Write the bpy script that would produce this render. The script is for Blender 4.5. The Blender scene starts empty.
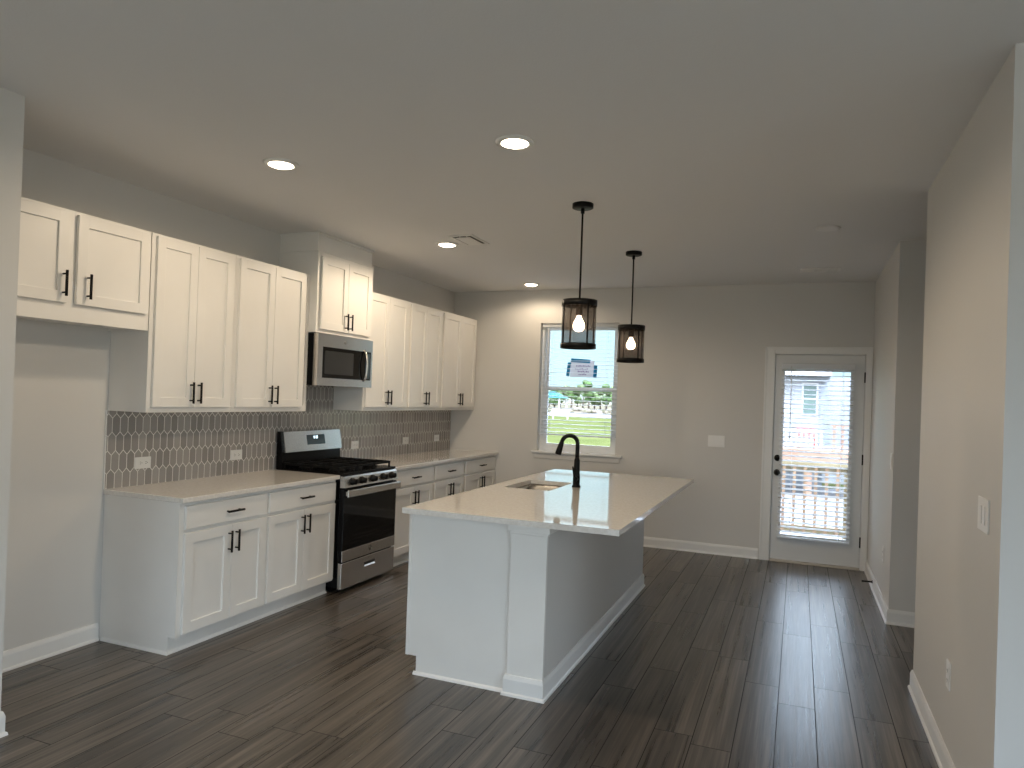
import bpy, bmesh, math, random
from mathutils import Vector, Matrix
random.seed(7)
PI = math.pi
SC = bpy.context.scene
COL = SC.collection

# ------------------------------------------------------------------ camera
yaw, pit, rol = 0.385, 0.0069, 0.035
fwd = Vector((-math.sin(yaw)*math.cos(pit), math.cos(yaw)*math.cos(pit), math.sin(pit)))
r0 = Vector((math.cos(yaw), math.sin(yaw), 0)); u0 = r0.cross(fwd)
rr = math.cos(rol)*r0 + math.sin(rol)*u0
uu = -math.sin(rol)*r0 + math.cos(rol)*u0
cam = bpy.data.cameras.new('camera'); camo = bpy.data.objects.new('camera', cam); COL.objects.link(camo)
M = Matrix((rr, uu, -fwd)).transposed().to_4x4(); M.translation = Vector((3.837, -7.5613, 1.5334))
camo.matrix_world = M
cam.sensor_width = 36; cam.lens = 710.37/1024*36
cam.shift_x = 0.6/1024; cam.shift_y = 8.46/1024
cam.clip_start = 0.05; cam.clip_end = 1000
SC.camera = camo

# ------------------------------------------------------------------ world, sun, exposure
SC.view_settings.view_transform = 'Standard'; SC.view_settings.look = 'None'
SC.view_settings.gamma = 1; SC.view_settings.use_curve_mapping = False
SC.view_settings.exposure = 0.86
W = bpy.data.worlds.new('world'); SC.world = W; W.use_nodes = True
bg = W.node_tree.nodes['Background']
# hazy sky: deep pale blue towards +y, bright haze on the sun's side (-y), light ground below
wn_, wl_ = W.node_tree.nodes, W.node_tree.links
SKY_BACK, SKY_SUN, GROUND = (.70, .98, 1.10), (2.9, 3.2, 3.6), (1.3, 1.25, 1.1)
tc_ = wn_.new('ShaderNodeTexCoord'); sp_ = wn_.new('ShaderNodeSeparateXYZ'); wl_.new(tc_.outputs['Generated'], sp_.inputs[0])
def mr_(sock, a, b, c, d):
    x = wn_.new('ShaderNodeMapRange'); wl_.new(sock, x.inputs[0])
    for i, v in enumerate((a, b, c, d)): x.inputs[i+1].default_value = v
    return x.outputs[0]
def mixc_(f, a, b):
    x = wn_.new('ShaderNodeMix'); x.data_type = 'RGBA'; wl_.new(f, x.inputs[0])
    for k, v in ((6, a), (7, b)):
        if isinstance(v, tuple): x.inputs[k].default_value = (*v, 1)
        else: wl_.new(v, x.inputs[k])
    return x.outputs[2]
hz_ = mixc_(mr_(sp_.outputs[1], -.7, .6, 0, 1), SKY_SUN, SKY_BACK)
up_ = mixc_(mr_(sp_.outputs[2], .15, .7, 0, 1), hz_, (8.2, 9.0, 11.2))
wl_.new(mixc_(mr_(sp_.outputs[2], -.02, .02, 0, 1), GROUND, up_), bg.inputs[0]); bg.inputs[1].default_value = 1.0
sun = bpy.data.lights.new('sun', 'SUN'); sun.energy = 3.0; sun.angle = 0.03; sun.color = (1, .93, .8)
suno = bpy.data.objects.new('sun', sun); COL.objects.link(suno)
suno.rotation_euler = Vector((-0.35, 0.55, -0.85)).to_track_quat('-Z', 'Y').to_euler()
CAN_W = 5.6        # recessed lights, W each
PEND_W = 17.0       # pendant bulbs
CAN_COL = (1, .80, .57)
H = 2.7612

# ------------------------------------------------------------------ materials
def mat(name, col, rough=.5, metal=0, spec=.5, emit=None, estr=0, bump=None, coat=0):
    m = bpy.data.materials.new(name); m.use_nodes = True
    n = m.node_tree.nodes; l = m.node_tree.links; b = n['Principled BSDF']
    b.inputs['Base Color'].default_value = (*col, 1); b.inputs['Roughness'].default_value = rough
    b.inputs['Metallic'].default_value = metal; b.inputs['Specular IOR Level'].default_value = spec
    b.inputs['Coat Weight'].default_value = coat
    if emit: b.inputs['Emission Color'].default_value = (*emit, 1); b.inputs['Emission Strength'].default_value = estr
    if bump:
        sc, st, dist = bump
        t = n.new('ShaderNodeTexCoord'); x = n.new('ShaderNodeTexNoise'); x.inputs['Scale'].default_value = sc; x.inputs['Detail'].default_value = 3
        bp = n.new('ShaderNodeBump'); bp.inputs['Strength'].default_value = st; bp.inputs['Distance'].default_value = dist
        l.new(t.outputs['Object'], x.inputs['Vector']); l.new(x.outputs[0], bp.inputs['Height']); l.new(bp.outputs[0], b.inputs['Normal'])
    return m

def tint_noise(m, c1, c2, scale=(1,1,1), nscale=5, detail=6, lo=.35, hi=.65):
    n = m.node_tree.nodes; l = m.node_tree.links; b = n['Principled BSDF']
    t = n.new('ShaderNodeTexCoord'); mp = n.new('ShaderNodeMapping'); mp.inputs['Scale'].default_value = scale
    x = n.new('ShaderNodeTexNoise'); x.inputs['Scale'].default_value = nscale; x.inputs['Detail'].default_value = detail
    r = n.new('ShaderNodeValToRGB'); r.color_ramp.elements[0].color = (*c1, 1); r.color_ramp.elements[1].color = (*c2, 1)
    r.color_ramp.elements[0].position = lo; r.color_ramp.elements[1].position = hi
    l.new(t.outputs['Object'], mp.inputs[0]); l.new(mp.outputs[0], x.inputs['Vector']); l.new(x.outputs[0], r.inputs[0]); l.new(r.outputs[0], b.inputs['Base Color'])
    return m

class NG:
    """tiny helper to write maths with nodes"""
    def __init__(s, m): s.n = m.node_tree.nodes; s.l = m.node_tree.links
    def inp(s, sock, v):
        if hasattr(v, 'default_value') or isinstance(v, bpy.types.NodeSocket): s.l.new(v, sock)
        else: sock.default_value = v
    def m(s, op, a, b=0.0, c=None):
        x = s.n.new('ShaderNodeMath'); x.operation = op; s.inp(x.inputs[0], a); s.inp(x.inputs[1], b)
        if c is not None: s.inp(x.inputs[2], c)
        return x.outputs[0]

WALL = mat('wall_paint', (.66, .65, .63), .6, bump=(260, .08, .002))
CEIL = mat('ceiling_paint', (.77, .765, .755), .8, bump=(120, .25, .003))
TRIM = mat('trim_paint', (.80, .80, .79), .35)
CABW = mat('cabinet_paint', (.80, .785, .755), .38)
tint_noise(CABW, (.78,.765,.735), (.82,.805,.775), nscale=2)
BLACKM = mat('matte_black_metal', (.004, .004, .004), .42, 0, .18)
BLACKE = mat('black_enamel', (.003, .003, .0035), .2, 0, .15)
IRON = mat('cast_iron', (.005, .005, .005), .6, spec=.15, bump=(400, .3, .001))
STEEL = mat('stainless_steel', (.62, .60, .57), .27, 1.0)
tint_noise(STEEL, (.60,.58,.55), (.66,.64,.61), scale=(1, 1, 60), nscale=8)
BGLASS = mat('black_glass', (.003, .003, .0035), .05, spec=.3)
DISPM = mat('display_glass', (.05, .08, .10), .15)
DIGIT = mat('display_digits', (.7, .9, 1), .5, emit=(.7, .9, 1), estr=1.5)
PLATE = mat('white_plastic', (.80, .79, .77), .3)
SLOT = mat('dark_slot', (.02, .02, .02), .6)
VINYL = mat('white_vinyl', (.82, .84, .85), .35)
DOORP = mat('door_paint', (.70, .71, .71), .35)
SLATM = mat('blind_white', (.86, .88, .90), .4)
PAPER = mat('paper', (.85, .85, .88), .8)
TAPE = mat('blue_tape', (.01, .30, .50), .6)
INK = mat('ink', (.25, .15, .35), .8)
def translucent(m, f):
    n = m.node_tree.nodes; l = m.node_tree.links; b = n['Principled BSDF']
    t = n.new('ShaderNodeBsdfTranslucent'); t.inputs[0].default_value = b.inputs['Base Color'].default_value
    mx = n.new('ShaderNodeMixShader'); mx.inputs[0].default_value = f
    l.new(b.outputs[0], mx.inputs[1]); l.new(t.outputs[0], mx.inputs[2]); l.new(mx.outputs[0], n['Material Output'].inputs[0])
translucent(SLATM, .40); translucent(PAPER, .5); translucent(TAPE, .4)
SEAMD = mat('dark_gap', (.05, .05, .05), .8)

def quartz():
    m = mat('quartz_countertop', (.74, .71, .67), .06, coat=.3)
    m.node_tree.nodes['Principled BSDF'].inputs['Specular IOR Level'].default_value = .7; tint_noise(m, (.70, .67, .63), (.78, .755, .72), nscale=60, detail=8)
    return m
QUARTZ = quartz()

def glass_mat(name, tint=(1, 1, 1), refl=.06):
    m = bpy.data.materials.new(name); m.use_nodes = True
    n = m.node_tree.nodes; l = m.node_tree.links; n.clear()
    o = n.new('ShaderNodeOutputMaterial'); mx = n.new('ShaderNodeMixShader'); t = n.new('ShaderNodeBsdfTransparent'); g = n.new('ShaderNodeBsdfGlossy')
    t.inputs[0].default_value = (*tint, 1); g.inputs['Roughness'].default_value = .02
    f = n.new('ShaderNodeFresnel'); f.inputs[0].default_value = 1.35
    l.new(f.outputs[0], mx.inputs[0]); l.new(t.outputs[0], mx.inputs[1]); l.new(g.outputs[0], mx.inputs[2]); l.new(mx.outputs[0], o.inputs[0])
    return m
GLASS = glass_mat('window_glass', (.80, .83, .83))
CLEAR = glass_mat('clear_glass', (.97, 1, .99))

def mesh_shade():
    m = bpy.data.materials.new('dark_wire_mesh'); m.use_nodes = True
    n = m.node_tree.nodes; l = m.node_tree.links; b = n['Principled BSDF']
    b.inputs['Base Color'].default_value = (.10, .075, .06, 1); b.inputs['Metallic'].default_value = .6; b.inputs['Roughness'].default_value = .45
    mx = n.new('ShaderNodeMixShader'); t = n.new('ShaderNodeBsdfTransparent'); mx.inputs[0].default_value = .36
    l.new(t.outputs[0], mx.inputs[1]); l.new(b.outputs[0], mx.inputs[2]); l.new(mx.outputs[0], n['Material Output'].inputs[0])
    return m
WIREM = mesh_shade()

def floor_mat():
    m = mat('dark_oak_vinyl_planks', (.1, .085, .07), .36, spec=.75)
    g = NG(m); n = g.n; l = g.l; b = n['Principled BSDF']
    t = n.new('ShaderNodeTexCoord'); s = n.new('ShaderNodeSeparateXYZ'); l.new(t.outputs['Object'], s.inputs[0])
    PW, PL = .1768, 1.22
    xs = g.m('DIVIDE', g.m('SUBTRACT', s.outputs[0], 3.605-.1768*30), PW)
    row = g.m('FLOOR', xs); fx = g.m('FRACT', xs)
    wn = n.new('ShaderNodeTexWhiteNoise'); wn.noise_dimensions = '1D'; l.new(row, wn.inputs['W'])
    ys = g.m('ADD', g.m('DIVIDE', s.outputs[1], PL), g.m('MULTIPLY', wn.outputs['Value'], 7.3))
    ci = g.m('FLOOR', ys); fy = g.m('FRACT', ys)
    ex = g.m('MULTIPLY', g.m('SUBTRACT', .5, g.m('ABSOLUTE', g.m('SUBTRACT', fx, .5))), PW)
    ey = g.m('MULTIPLY', g.m('SUBTRACT', .5, g.m('ABSOLUTE', g.m('SUBTRACT', fy, .5))), PL)
    e = g.m('MINIMUM', ex, ey)
    seam = g.m('LESS_THAN', e, .0021)
    idv = n.new('ShaderNodeCombineXYZ'); l.new(row, idv.inputs[0]); l.new(ci, idv.inputs[1])
    w2 = n.new('ShaderNodeTexWhiteNoise'); w2.noise_dimensions = '3D'; l.new(idv.outputs[0], w2.inputs['Vector'])
    # grain
    cv = n.new('ShaderNodeCombineXYZ')
    l.new(g.m('ADD', g.m('MULTIPLY', s.outputs[0], 38), g.m('MULTIPLY', w2.outputs['Value'], 50)), cv.inputs[0])
    l.new(g.m('MULTIPLY', s.outputs[1], .9), cv.inputs[1]); l.new(g.m('MULTIPLY', w2.outputs['Value'], 20), cv.inputs[2])
    ns = n.new('ShaderNodeTexNoise'); ns.inputs['Scale'].default_value = 1.0; ns.inputs['Detail'].default_value = 5; ns.inputs['Roughness'].default_value = .55
    ns.inputs['Distortion'].default_value = .15
    l.new(cv.outputs[0], ns.inputs['Vector'])
    cv2 = n.new('ShaderNodeCombineXYZ')
    l.new(g.m('MULTIPLY', s.outputs[0], 9), cv2.inputs[0]); l.new(g.m('MULTIPLY', s.outputs[1], .8), cv2.inputs[1]); l.new(g.m('MULTIPLY', w2.outputs['Value'], 33), cv2.inputs[2])
    n2 = n.new('ShaderNodeTexNoise'); n2.inputs['Scale'].default_value = 1.0; n2.inputs['Detail'].default_value = 4; l.new(cv2.outputs[0], n2.inputs['Vector'])
    cv3 = n.new('ShaderNodeCombineXYZ')
    l.new(g.m('ADD', g.m('MULTIPLY', s.outputs[0], 130), g.m('MULTIPLY', w2.outputs['Value'], 70)), cv3.inputs[0]); l.new(g.m('MULTIPLY', s.outputs[1], 2.2), cv3.inputs[1])
    n3 = n.new('ShaderNodeTexNoise'); n3.inputs['Scale'].default_value = 1.0; n3.inputs['Detail'].default_value = 3; l.new(cv3.outputs[0], n3.inputs['Vector'])
    v = g.m('ADD', g.m('ADD', g.m('MULTIPLY', ns.outputs[0], .60), g.m('MULTIPLY', n2.outputs[0], .30)), g.m('MULTIPLY', n3.outputs[0], .22))
    v = g.m('ADD', v, g.m('MULTIPLY', g.m('SUBTRACT', w2.outputs['Value'], .5), .08))
    r = n.new('ShaderNodeValToRGB'); cr = r.color_ramp
    cr.elements[0].position = .41; cr.elements[0].color = (.028, .023, .019, 1)
    cr.elements[1].position = .72; cr.elements[1].color = (.20, .168, .138, 1)
    a = cr.elements.new(.555); a.color = (.084, .070, .057, 1)
    l.new(v, r.inputs[0])
    mx = n.new('ShaderNodeMix'); mx.data_type = 'RGBA'; l.new(seam, mx.inputs[0]); l.new(r.outputs[0], mx.inputs[6]); mx.inputs[7].default_value = (.008, .007, .006, 1)
    l.new(mx.outputs[2], b.inputs['Base Color'])
    bp = n.new('ShaderNodeBump'); bp.inputs['Strength'].default_value = .10; bp.inputs['Distance'].default_value = .002
    hgt = g.m('SUBTRACT', g.m('MULTIPLY', ns.outputs[0], .5), g.m('MULTIPLY', seam, 2.0))
    l.new(hgt, bp.inputs['Height']); l.new(bp.outputs[0], b.inputs['Normal'])
    l.new(g.m('ADD', g.m('ADD', .22, g.m('MULTIPLY', seam, .5)), g.m('MULTIPLY', ns.outputs[0], .14)), b.inputs['Roughness'])
    return m
FLOORM = floor_mat()

def picket_mat():
    """elongated hexagon tiles, pale grout, glossy and slightly wavy; y runs along the wall, z up"""
    m = mat('picket_tile', (.3, .28, .26), .12)
    g = NG(m); n = g.n; l = g.l; b = n['Principled BSDF']
    t = n.new('ShaderNodeTexCoord'); s = n.new('ShaderNodeSeparateXYZ'); l.new(t.outputs['Object'], s.inputs[0])
    w, p, k = .054, .112, 1.05
    hh = (p + k*w/2/1.0)/2      # half height of a tile so that points interlock
    hh = p/2 + k*w/4
    def lat(oy, oz):
        yy = g.m('DIVIDE', g.m('ADD', s.outputs[1], oy), w); zz = g.m('DIVIDE', g.m('ADD', s.outputs[2], oz), 2*p)
        iy = g.m('FLOOR', yy); iz = g.m('FLOOR', zz)
        a = g.m('ABSOLUTE', g.m('MULTIPLY', g.m('SUBTRACT', g.m('FRACT', yy), .5), w))
        c = g.m('ABSOLUTE', g.m('MULTIPLY', g.m('SUBTRACT', g.m('FRACT', zz), .5), 2*p))
        d1 = g.m('SUBTRACT', w/2, a)
        d2 = g.m('DIVIDE', g.m('SUBTRACT', hh, g.m('ADD', c, g.m('MULTIPLY', a, k))), math.sqrt(1+k*k))
        return g.m('MINIMUM', d1, d2), iy, iz
    dA, iyA, izA = lat(10, 10.03); dB, iyB, izB = lat(10+w/2, 10.03+p)
    d = g.m('MAXIMUM', dA, dB)
    sel = g.m('GREATER_THAN', dA, dB)
    cid = n.new('ShaderNodeCombineXYZ'); 
    l.new(g.m('ADD', g.m('MULTIPLY', iyA, sel), g.m('MULTIPLY', g.m('ADD', iyB, 500.5), g.m('SUBTRACT', 1.0, sel))), cid.inputs[0])
    l.new(g.m('ADD', g.m('MULTIPLY', izA, sel), g.m('MULTIPLY', g.m('ADD', izB, 500.5), g.m('SUBTRACT', 1.0, sel))), cid.inputs[1])
    wn = n.new('ShaderNodeTexWhiteNoise'); l.new(cid.outputs[0], wn.inputs['Vector'])
    r = n.new('ShaderNodeValToRGB'); r.color_ramp.elements[0].color = (.275, .258, .245, 1); r.color_ramp.elements[1].color = (.385, .36, .34, 1); l.new(wn.outputs['Value'], r.inputs[0])
    grout = g.m('LESS_THAN', d, .0023)
    mx = n.new('ShaderNodeMix'); mx.data_type = 'RGBA'; l.new(grout, mx.inputs[0]); l.new(r.outputs[0], mx.inputs[6]); mx.inputs[7].default_value = (.80, .77, .73, 1)
    l.new(mx.outputs[2], b.inputs['Base Color'])
    l.new(g.m('ADD', .10, g.m('MULTIPLY', grout, .6)), b.inputs['Roughness'])
    ns = n.new('ShaderNodeTexNoise'); ns.inputs['Scale'].default_value = 38; ns.inputs['Detail'].default_value = 1; l.new(t.outputs['Object'], ns.inputs['Vector'])
    ed = g.m('MINIMUM', g.m('MULTIPLY', d, 200), 1.0)
    bp = n.new('ShaderNodeBump'); bp.inputs['Strength'].default_value = .9; bp.inputs['Distance'].default_value = .003
    l.new(g.m('ADD', g.m('MULTIPLY', ns.outputs[0], .9), g.m('MULTIPLY', ed, .7)), bp.inputs['Height']); l.new(bp.outputs[0], b.inputs['Normal'])
    return m
TILE = picket_mat()

# ------------------------------------------------------------------ geometry helpers
class MB:
    def __init__(s): s.bm = bmesh.new()
    def box(s, x0, x1, y0, y1, z0, z1, bev=0):
        r = bmesh.ops.create_cube(s.bm, size=1); vs = r['verts']
        x0, x1 = sorted((x0, x1)); y0, y1 = sorted((y0, y1)); z0, z1 = sorted((z0, z1))
        for v in vs: v.co = Vector(((x0+x1)/2+v.co.x*(x1-x0), (y0+y1)/2+v.co.y*(y1-y0), (z0+z1)/2+v.co.z*(z1-z0)))
        if bev: 
            es = list({e for v in vs for e in v.link_edges})
            bmesh.ops.bevel(s.bm, geom=es, offset=min(bev, .45*min(x1-x0, y1-y0, z1-z0)), segments=2, affect='EDGES', profile=.5)
        return s
    def tube(s, pts, rad, seg=12, caps=True):
        pts = [Vector(p) for p in pts]; n = len(pts)
        rads = rad if isinstance(rad, (list, tuple)) else [rad]*n
        rings = []; up = None
        for i, p in enumerate(pts):
            d = (pts[min(i+1, n-1)]-pts[max(i-1, 0)]).normalized()
            if up is None:
                up = Vector((0, 0, 1)) if abs(d.z) < .9 else Vector((1, 0, 0))
            a = d.cross(up).normalized(); b = a.cross(d).normalized(); up = b
            rings.append([s.bm.verts.new(p+rads[i]*(math.cos(2*PI*k/seg)*a+math.sin(2*PI*k/seg)*b)) for k in range(seg)])
        for i in range(n-1):
            for k in range(seg):
                f = s.bm.faces.new((rings[i][k], rings[i][(k+1) % seg], rings[i+1][(k+1) % seg], rings[i+1][k])); f.smooth = True
        if caps:
            s.bm.faces.new(rings[0][::-1]); s.bm.faces.new(rings[-1])
        return s
    def lathe(s, prof, c=(0, 0, 0), seg=32, axis='z'):
        """prof: list of (radius, height) along axis"""
        c = Vector(c); rings = []
        for r, h in prof:
            ring = []
            for k in range(seg):
                a = 2*PI*k/seg; q = (r*math.cos(a), r*math.sin(a))
                o = {'z': (q[0], q[1], h), 'x': (h, q[0], q[1]), 'y': (q[1], h, q[0])}[axis]
                ring.append(s.bm.verts.new(c+Vector(o)))
            rings.append(ring)
        for i in range(len(rings)-1):
            for k in range(seg):
                f = s.bm.faces.new((rings[i][k], rings[i][(k+1) % seg], rings[i+1][(k+1) % seg], rings[i+1][k])); f.smooth = True
        if prof[0][0] > 1e-5: s.bm.faces.new(rings[0][::-1])
        if prof[-1][0] > 1e-5: s.bm.faces.new(rings[-1])
        return s
    def ring(s, ro, ri, z0, z1, c=(0, 0, 0), seg=40):
        """flat annular band closed all round"""
        c = Vector(c); R = []
        for r, z in ((ri, z0), (ro, z0), (ro, z1), (ri, z1)):
            R.append([s.bm.verts.new(c+Vector((r*math.cos(2*PI*k/seg), r*math.sin(2*PI*k/seg), z))) for k in range(seg)])
        for i in range(4):
            for k in range(seg):
                j = (i+1) % 4
                f = s.bm.faces.new((R[i][k], R[i][(k+1) % seg], R[j][(k+1) % seg], R[j][k])); f.smooth = (i % 2 == 1)
        return s
    def prism(s, prof, a0, a1, plane='xz'):
        """polygon prof extruded along the remaining axis"""
        def P(u, v, a): return {'xz': (u, a, v), 'yz': (a, u, v), 'xy': (u, v, a)}[plane]
        A = [s.bm.verts.new(P(u, v, a0)) for u, v in prof]; B = [s.bm.verts.new(P(u, v, a1)) for u, v in prof]
        s.bm.faces.new(A); s.bm.faces.new(B[::-1]); n = len(prof)
        for i in range(n): s.bm.faces.new((A[i], B[i], B[(i+1) % n], A[(i+1) % n]))
        return s
    def plate(s, u0, u1, v0, v1, a0, a1, holes, plane='xz'):
        """slab with rectangular holes (u,v in plane, a along the other axis)"""
        us = sorted({u0, u1, *[h[0] for h in holes], *[h[1] for h in holes]}); vs = sorted({v0, v1, *[h[2] for h in holes], *[h[3] for h in holes]})
        def P(u, v, a): return {'xz': (u, a, v), 'yz': (a, u, v), 'xy': (u, v, a)}[plane]
        def solid(i, j):
            if not (0 <= i < len(us)-1 and 0 <= j < len(vs)-1): return False
            cu = (us[i]+us[i+1])/2; cv = (vs[j]+vs[j+1])/2
            return not any(h[0] < cu < h[1] and h[2] < cv < h[3] for h in holes)
        V = {}
        def vert(i, j, k):
            if (i, j, k) not in V: V[i, j, k] = s.bm.verts.new(P(us[i], vs[j], (a0, a1)[k]))
            return V[i, j, k]
        for i in range(len(us)-1):
            for j in range(len(vs)-1):
                if not solid(i, j): continue
                for k in (0, 1): s.bm.faces.new([vert(*q, k) for q in ((i, j), (i+1, j), (i+1, j+1), (i, j+1))])
                for (di, dj, e) in ((-1, 0, ((i, j), (i, j+1))), (1, 0, ((i+1, j), (i+1, j+1))), (0, -1, ((i, j), (i+1, j))), (0, 1, ((i, j+1), (i+1, j+1)))):
                    if not solid(i+di, j+dj): s.bm.faces.new((vert(*e[0], 0), vert(*e[1], 0), vert(*e[1], 1), vert(*e[0], 1)))
        return s
    def sweep(s, path, prof):
        """profile (outward, up) swept along a floor polyline with mitred corners; outward = right of travel"""
        P = [Vector((x, y)) for x, y in path]; n = len(P); rings = []
        nrm = []
        for i in range(n-1):
            d = (P[i+1]-P[i]).normalized(); nrm.append(Vector((d.y, -d.x)))
        for i in range(n):
            if i == 0: o = nrm[0]
            elif i == n-1: o = nrm[-1]
            else:
                o = nrm[i-1]+nrm[i]; o = o/(o.dot(nrm[i]))
            rings.append([s.bm.verts.new((P[i].x+o.x*u, P[i].y+o.y*u, v)) for u, v in prof])
        k = len(prof)
        for i in range(n-1):
            for j in range(k): s.bm.faces.new((rings[i][j], rings[i][(j+1) % k], rings[i+1][(j+1) % k], rings[i+1][j]))
        s.bm.faces.new(rings[0]); s.bm.faces.new(rings[-1][::-1])
        return s
    def sphere(s, c, r, sub=2, sq=(1, 1, 1)):
        q = bmesh.ops.create_icosphere(s.bm, subdivisions=sub, radius=r)
        for v in q['verts']: v.co = Vector((v.co.x*sq[0], v.co.y*sq[1], v.co.z*sq[2]))+Vector(c)
        for f in {f for v in q['verts'] for f in v.link_faces}: f.smooth = True
        return s
    def build(s, name, m, parent=None, **tags):
        off = Vector(parent['_w']) if parent is not None else None
        bmesh.ops.recalc_face_normals(s.bm, faces=s.bm.faces[:])
        if off is None:
            # origin at the base centre
            xs = [v.co.x for v in s.bm.verts]; ys = [v.co.y for v in s.bm.verts]; zs = [v.co.z for v in s.bm.verts]
            off = Vector(((min(xs)+max(xs))/2, (min(ys)+max(ys))/2, min(zs))) if not tags.get('kind') else Vector((0, 0, 0))
            loc = off
        else: loc = Vector((0, 0, 0))
        for v in s.bm.verts: v.co -= off
        me = bpy.data.meshes.new(name); s.bm.to_mesh(me); s.bm.free(); me.materials.append(m)
        o = bpy.data.objects.new(name, me); COL.objects.link(o); o.location = loc
        if parent is not None: o.parent = parent
        o['_w'] = tuple(off)
        for k, v in tags.items():
            if v: o[k] = v
        return o

def thing(name, label, cat, loc, group=None):
    o = bpy.data.objects.new(name, None); COL.objects.link(o); o.location = loc; o['_w'] = tuple(loc)
    o.empty_display_size = .1
    o['label'] = label; o['category'] = cat
    if group: o['group'] = group
    return o

# ------------------------------------------------------------------ the room
XA, YA = 4.4786, -1.7735      # far right wall and its near corner
XB, YB1, YB2 = 4.465, -3.0606, -4.78
XS, YS = .694, -5.5258        # left stub wall
WX0, WX1, WZ0, WZ1 = 1.105, 2.008, .945, 2.383
DX0, DX1 = 3.612, 4.412
YR = -11.0; XR = 7.2
MB().box(-.15, XR+.1, YR-.1, .15, -.12, 0).build('floor', FLOORM, kind='structure')
MB().box(-.15, XR+.1, YR-.1, .15, H, H+.12).build('ceiling', CEIL, kind='structure')
MB().box(-.13, 0, YS-.001, .15, 0, H).build('wall_left', WALL, kind='structure')
MB().box(-.13, XS, YR, YS, 0, H).build('wall_left_near', WALL, kind='structure')
MB().plate(0, XR, 0, H, 0, .15, [(WX0, WX1, WZ0, WZ1), (DX0-.018, DX1+.018, -.0, 2.072)], 'xz').build('wall_back', WALL, kind='structure')
MB().box(XA, XR, YA, -.0005, 0, H).build('wall_right_far', WALL, kind='structure')
MB().box(XB, XR, YB2, YB1, 0, H).build('wall_right', WALL, kind='structure')
SW = (-9.9, -6.3, .35, 2.30)
MB().plate(YR, .15, 0, H, XR, XR+.1, [SW], 'yz').build('wall_right_near', WALL, kind='structure')
fr = MB().plate(SW[0], SW[1], SW[2], SW[3], XR+.03, XR+.08, [(SW[0]+.06, -8.13, SW[2]+.06, SW[3]-.06), (-8.07, SW[1]-.06, SW[2]+.06, SW[3]-.06)], 'yz').build('window_2', VINYL, kind='structure')  # unseen window, added to bring daylight onto faces turned to the right
MB().box(XR+.05, XR+.056, SW[0]+.05, SW[1]-.05, SW[2]+.05, SW[3]-.05).build('pane', CLEAR, fr)
L = bpy.data.lights.new('window_portal', 'AREA'); L.shape = 'RECTANGLE'; L.size = SW[3]-SW[2]; L.size_y = SW[1]-SW[0]; L.cycles.is_portal = True
lo = bpy.data.objects.new('window_portal', L); COL.objects.link(lo); lo.location = (XR+.12, (SW[0]+SW[1])/2, (SW[2]+SW[3])/2); lo.rotation_euler = (0, PI/2, 0)
RW = [(1.3, 3.5, .35, 2.30), (4.4, 6.6, .35, 2.30)]
MB().plate(-.13, XR, 0, H, YR-.13, YR, RW, 'xz').build('wall_front', WALL, kind='structure')
for i, (a, b, c, d) in enumerate(RW):
    fr = MB().plate(a, b, c, d, YR-.10, YR-.04, [(a+.06, (a+b)/2-.03, c+.06, d-.06), ((a+b)/2+.03, b-.06, c+.06, d-.06)], 'xz').build('window_%d' % (i+3), VINYL, kind='structure')
    MB().box(a+.05, b-.05, YR-.075, YR-.069, c+.05, d-.05).build('pane', CLEAR, fr)
    L = bpy.data.lights.new('window_portal', 'AREA'); L.shape = 'RECTANGLE'; L.size = b-a; L.size_y = d-c; L.cycles.is_portal = True
    lo = bpy.data.objects.new('window_portal', L); COL.objects.link(lo); lo.location = ((a+b)/2, YR-.15, (c+d)/2); lo.rotation_euler = (PI/2, 0, 0)

BP_ = [(0, .0006), (.022, .0006), (.020, .012), (.013, .018), (.013, .083), (.009, .097), (.006, .105), (0, .105)]
MB().sweep([(XS, YR), (XS, YS), (0, YS), (0, -4.535)], BP_).build('baseboard_left', TRIM, kind='structure')
MB().sweep([(.66, 0), (3.50, 0)], BP_).build('baseboard_back', TRIM, kind='structure')
MB().sweep([(XA, -.023), (XA, YA), (XR, YA), (XR, YB1), (XB, YB1), (XB, YB2), (XR, YB2)], BP_).build('baseboard_right', TRIM, kind='structure')

# backsplash
m = MB(); m.box(.0005, .008, -4.53, -.0005, .9005, 1.3695); m.box(.0005, .008, -3.070, -2.309, 1.3695, 1.575)
m.build('wall_backsplash', TILE, kind='structure')
MB().box(.0005, .010, -4.536, -4.530, .9005, 1.3695).build('trim_backsplash', TRIM, kind='structure')

# ------------------------------------------------------------------ window with frame
fy0, fy1 = .085, .145
w1 = MB().plate(WX0, WX1, WZ0, WZ1, fy0, fy1, [(WX0+.04, WX1-.04, WZ0+.04, WZ1-.04)], 'xz').build('window_1', VINYL, kind='structure')
m = MB(); m.plate(WX0+.035, WX1-.035, 1.63, WZ1-.035, .118, .138, [(WX0+.075, WX1-.075, 1.672, WZ1-.07)], 'xz'); m.build('upper_sash', VINYL, w1)
m = MB(); m.plate(WX0+.035, WX1-.035, WZ0+.035, 1.675, .092, .116, [(WX0+.08, WX1-.08, WZ0+.085, 1.632)], 'xz'); m.build('lower_sash', VINYL, w1)
MB().box(WX0+.07, WX1-.07, .125, .130, 1.66, WZ1-.06).build('upper_pane', GLASS, w1)
MB().box(WX0+.07, WX1-.07, .101, .106, WZ0+.07, 1.64).build('lower_pane', GLASS, w1)
m = MB(); m.box(WX0-.055, WX1+.075, -.045, -.0005, WZ0-.022, WZ0, .004); m.box(WX0+.0005, WX1-.0005, -.0005, .086, WZ0-.012, WZ0+.0005)
m.build('trim_1', TRIM, kind='structure')
m = MB(); m.box(WX0-.03, WX1+.05, -.014, -.0005, WZ0-.085, WZ0-.022, .003)
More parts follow.
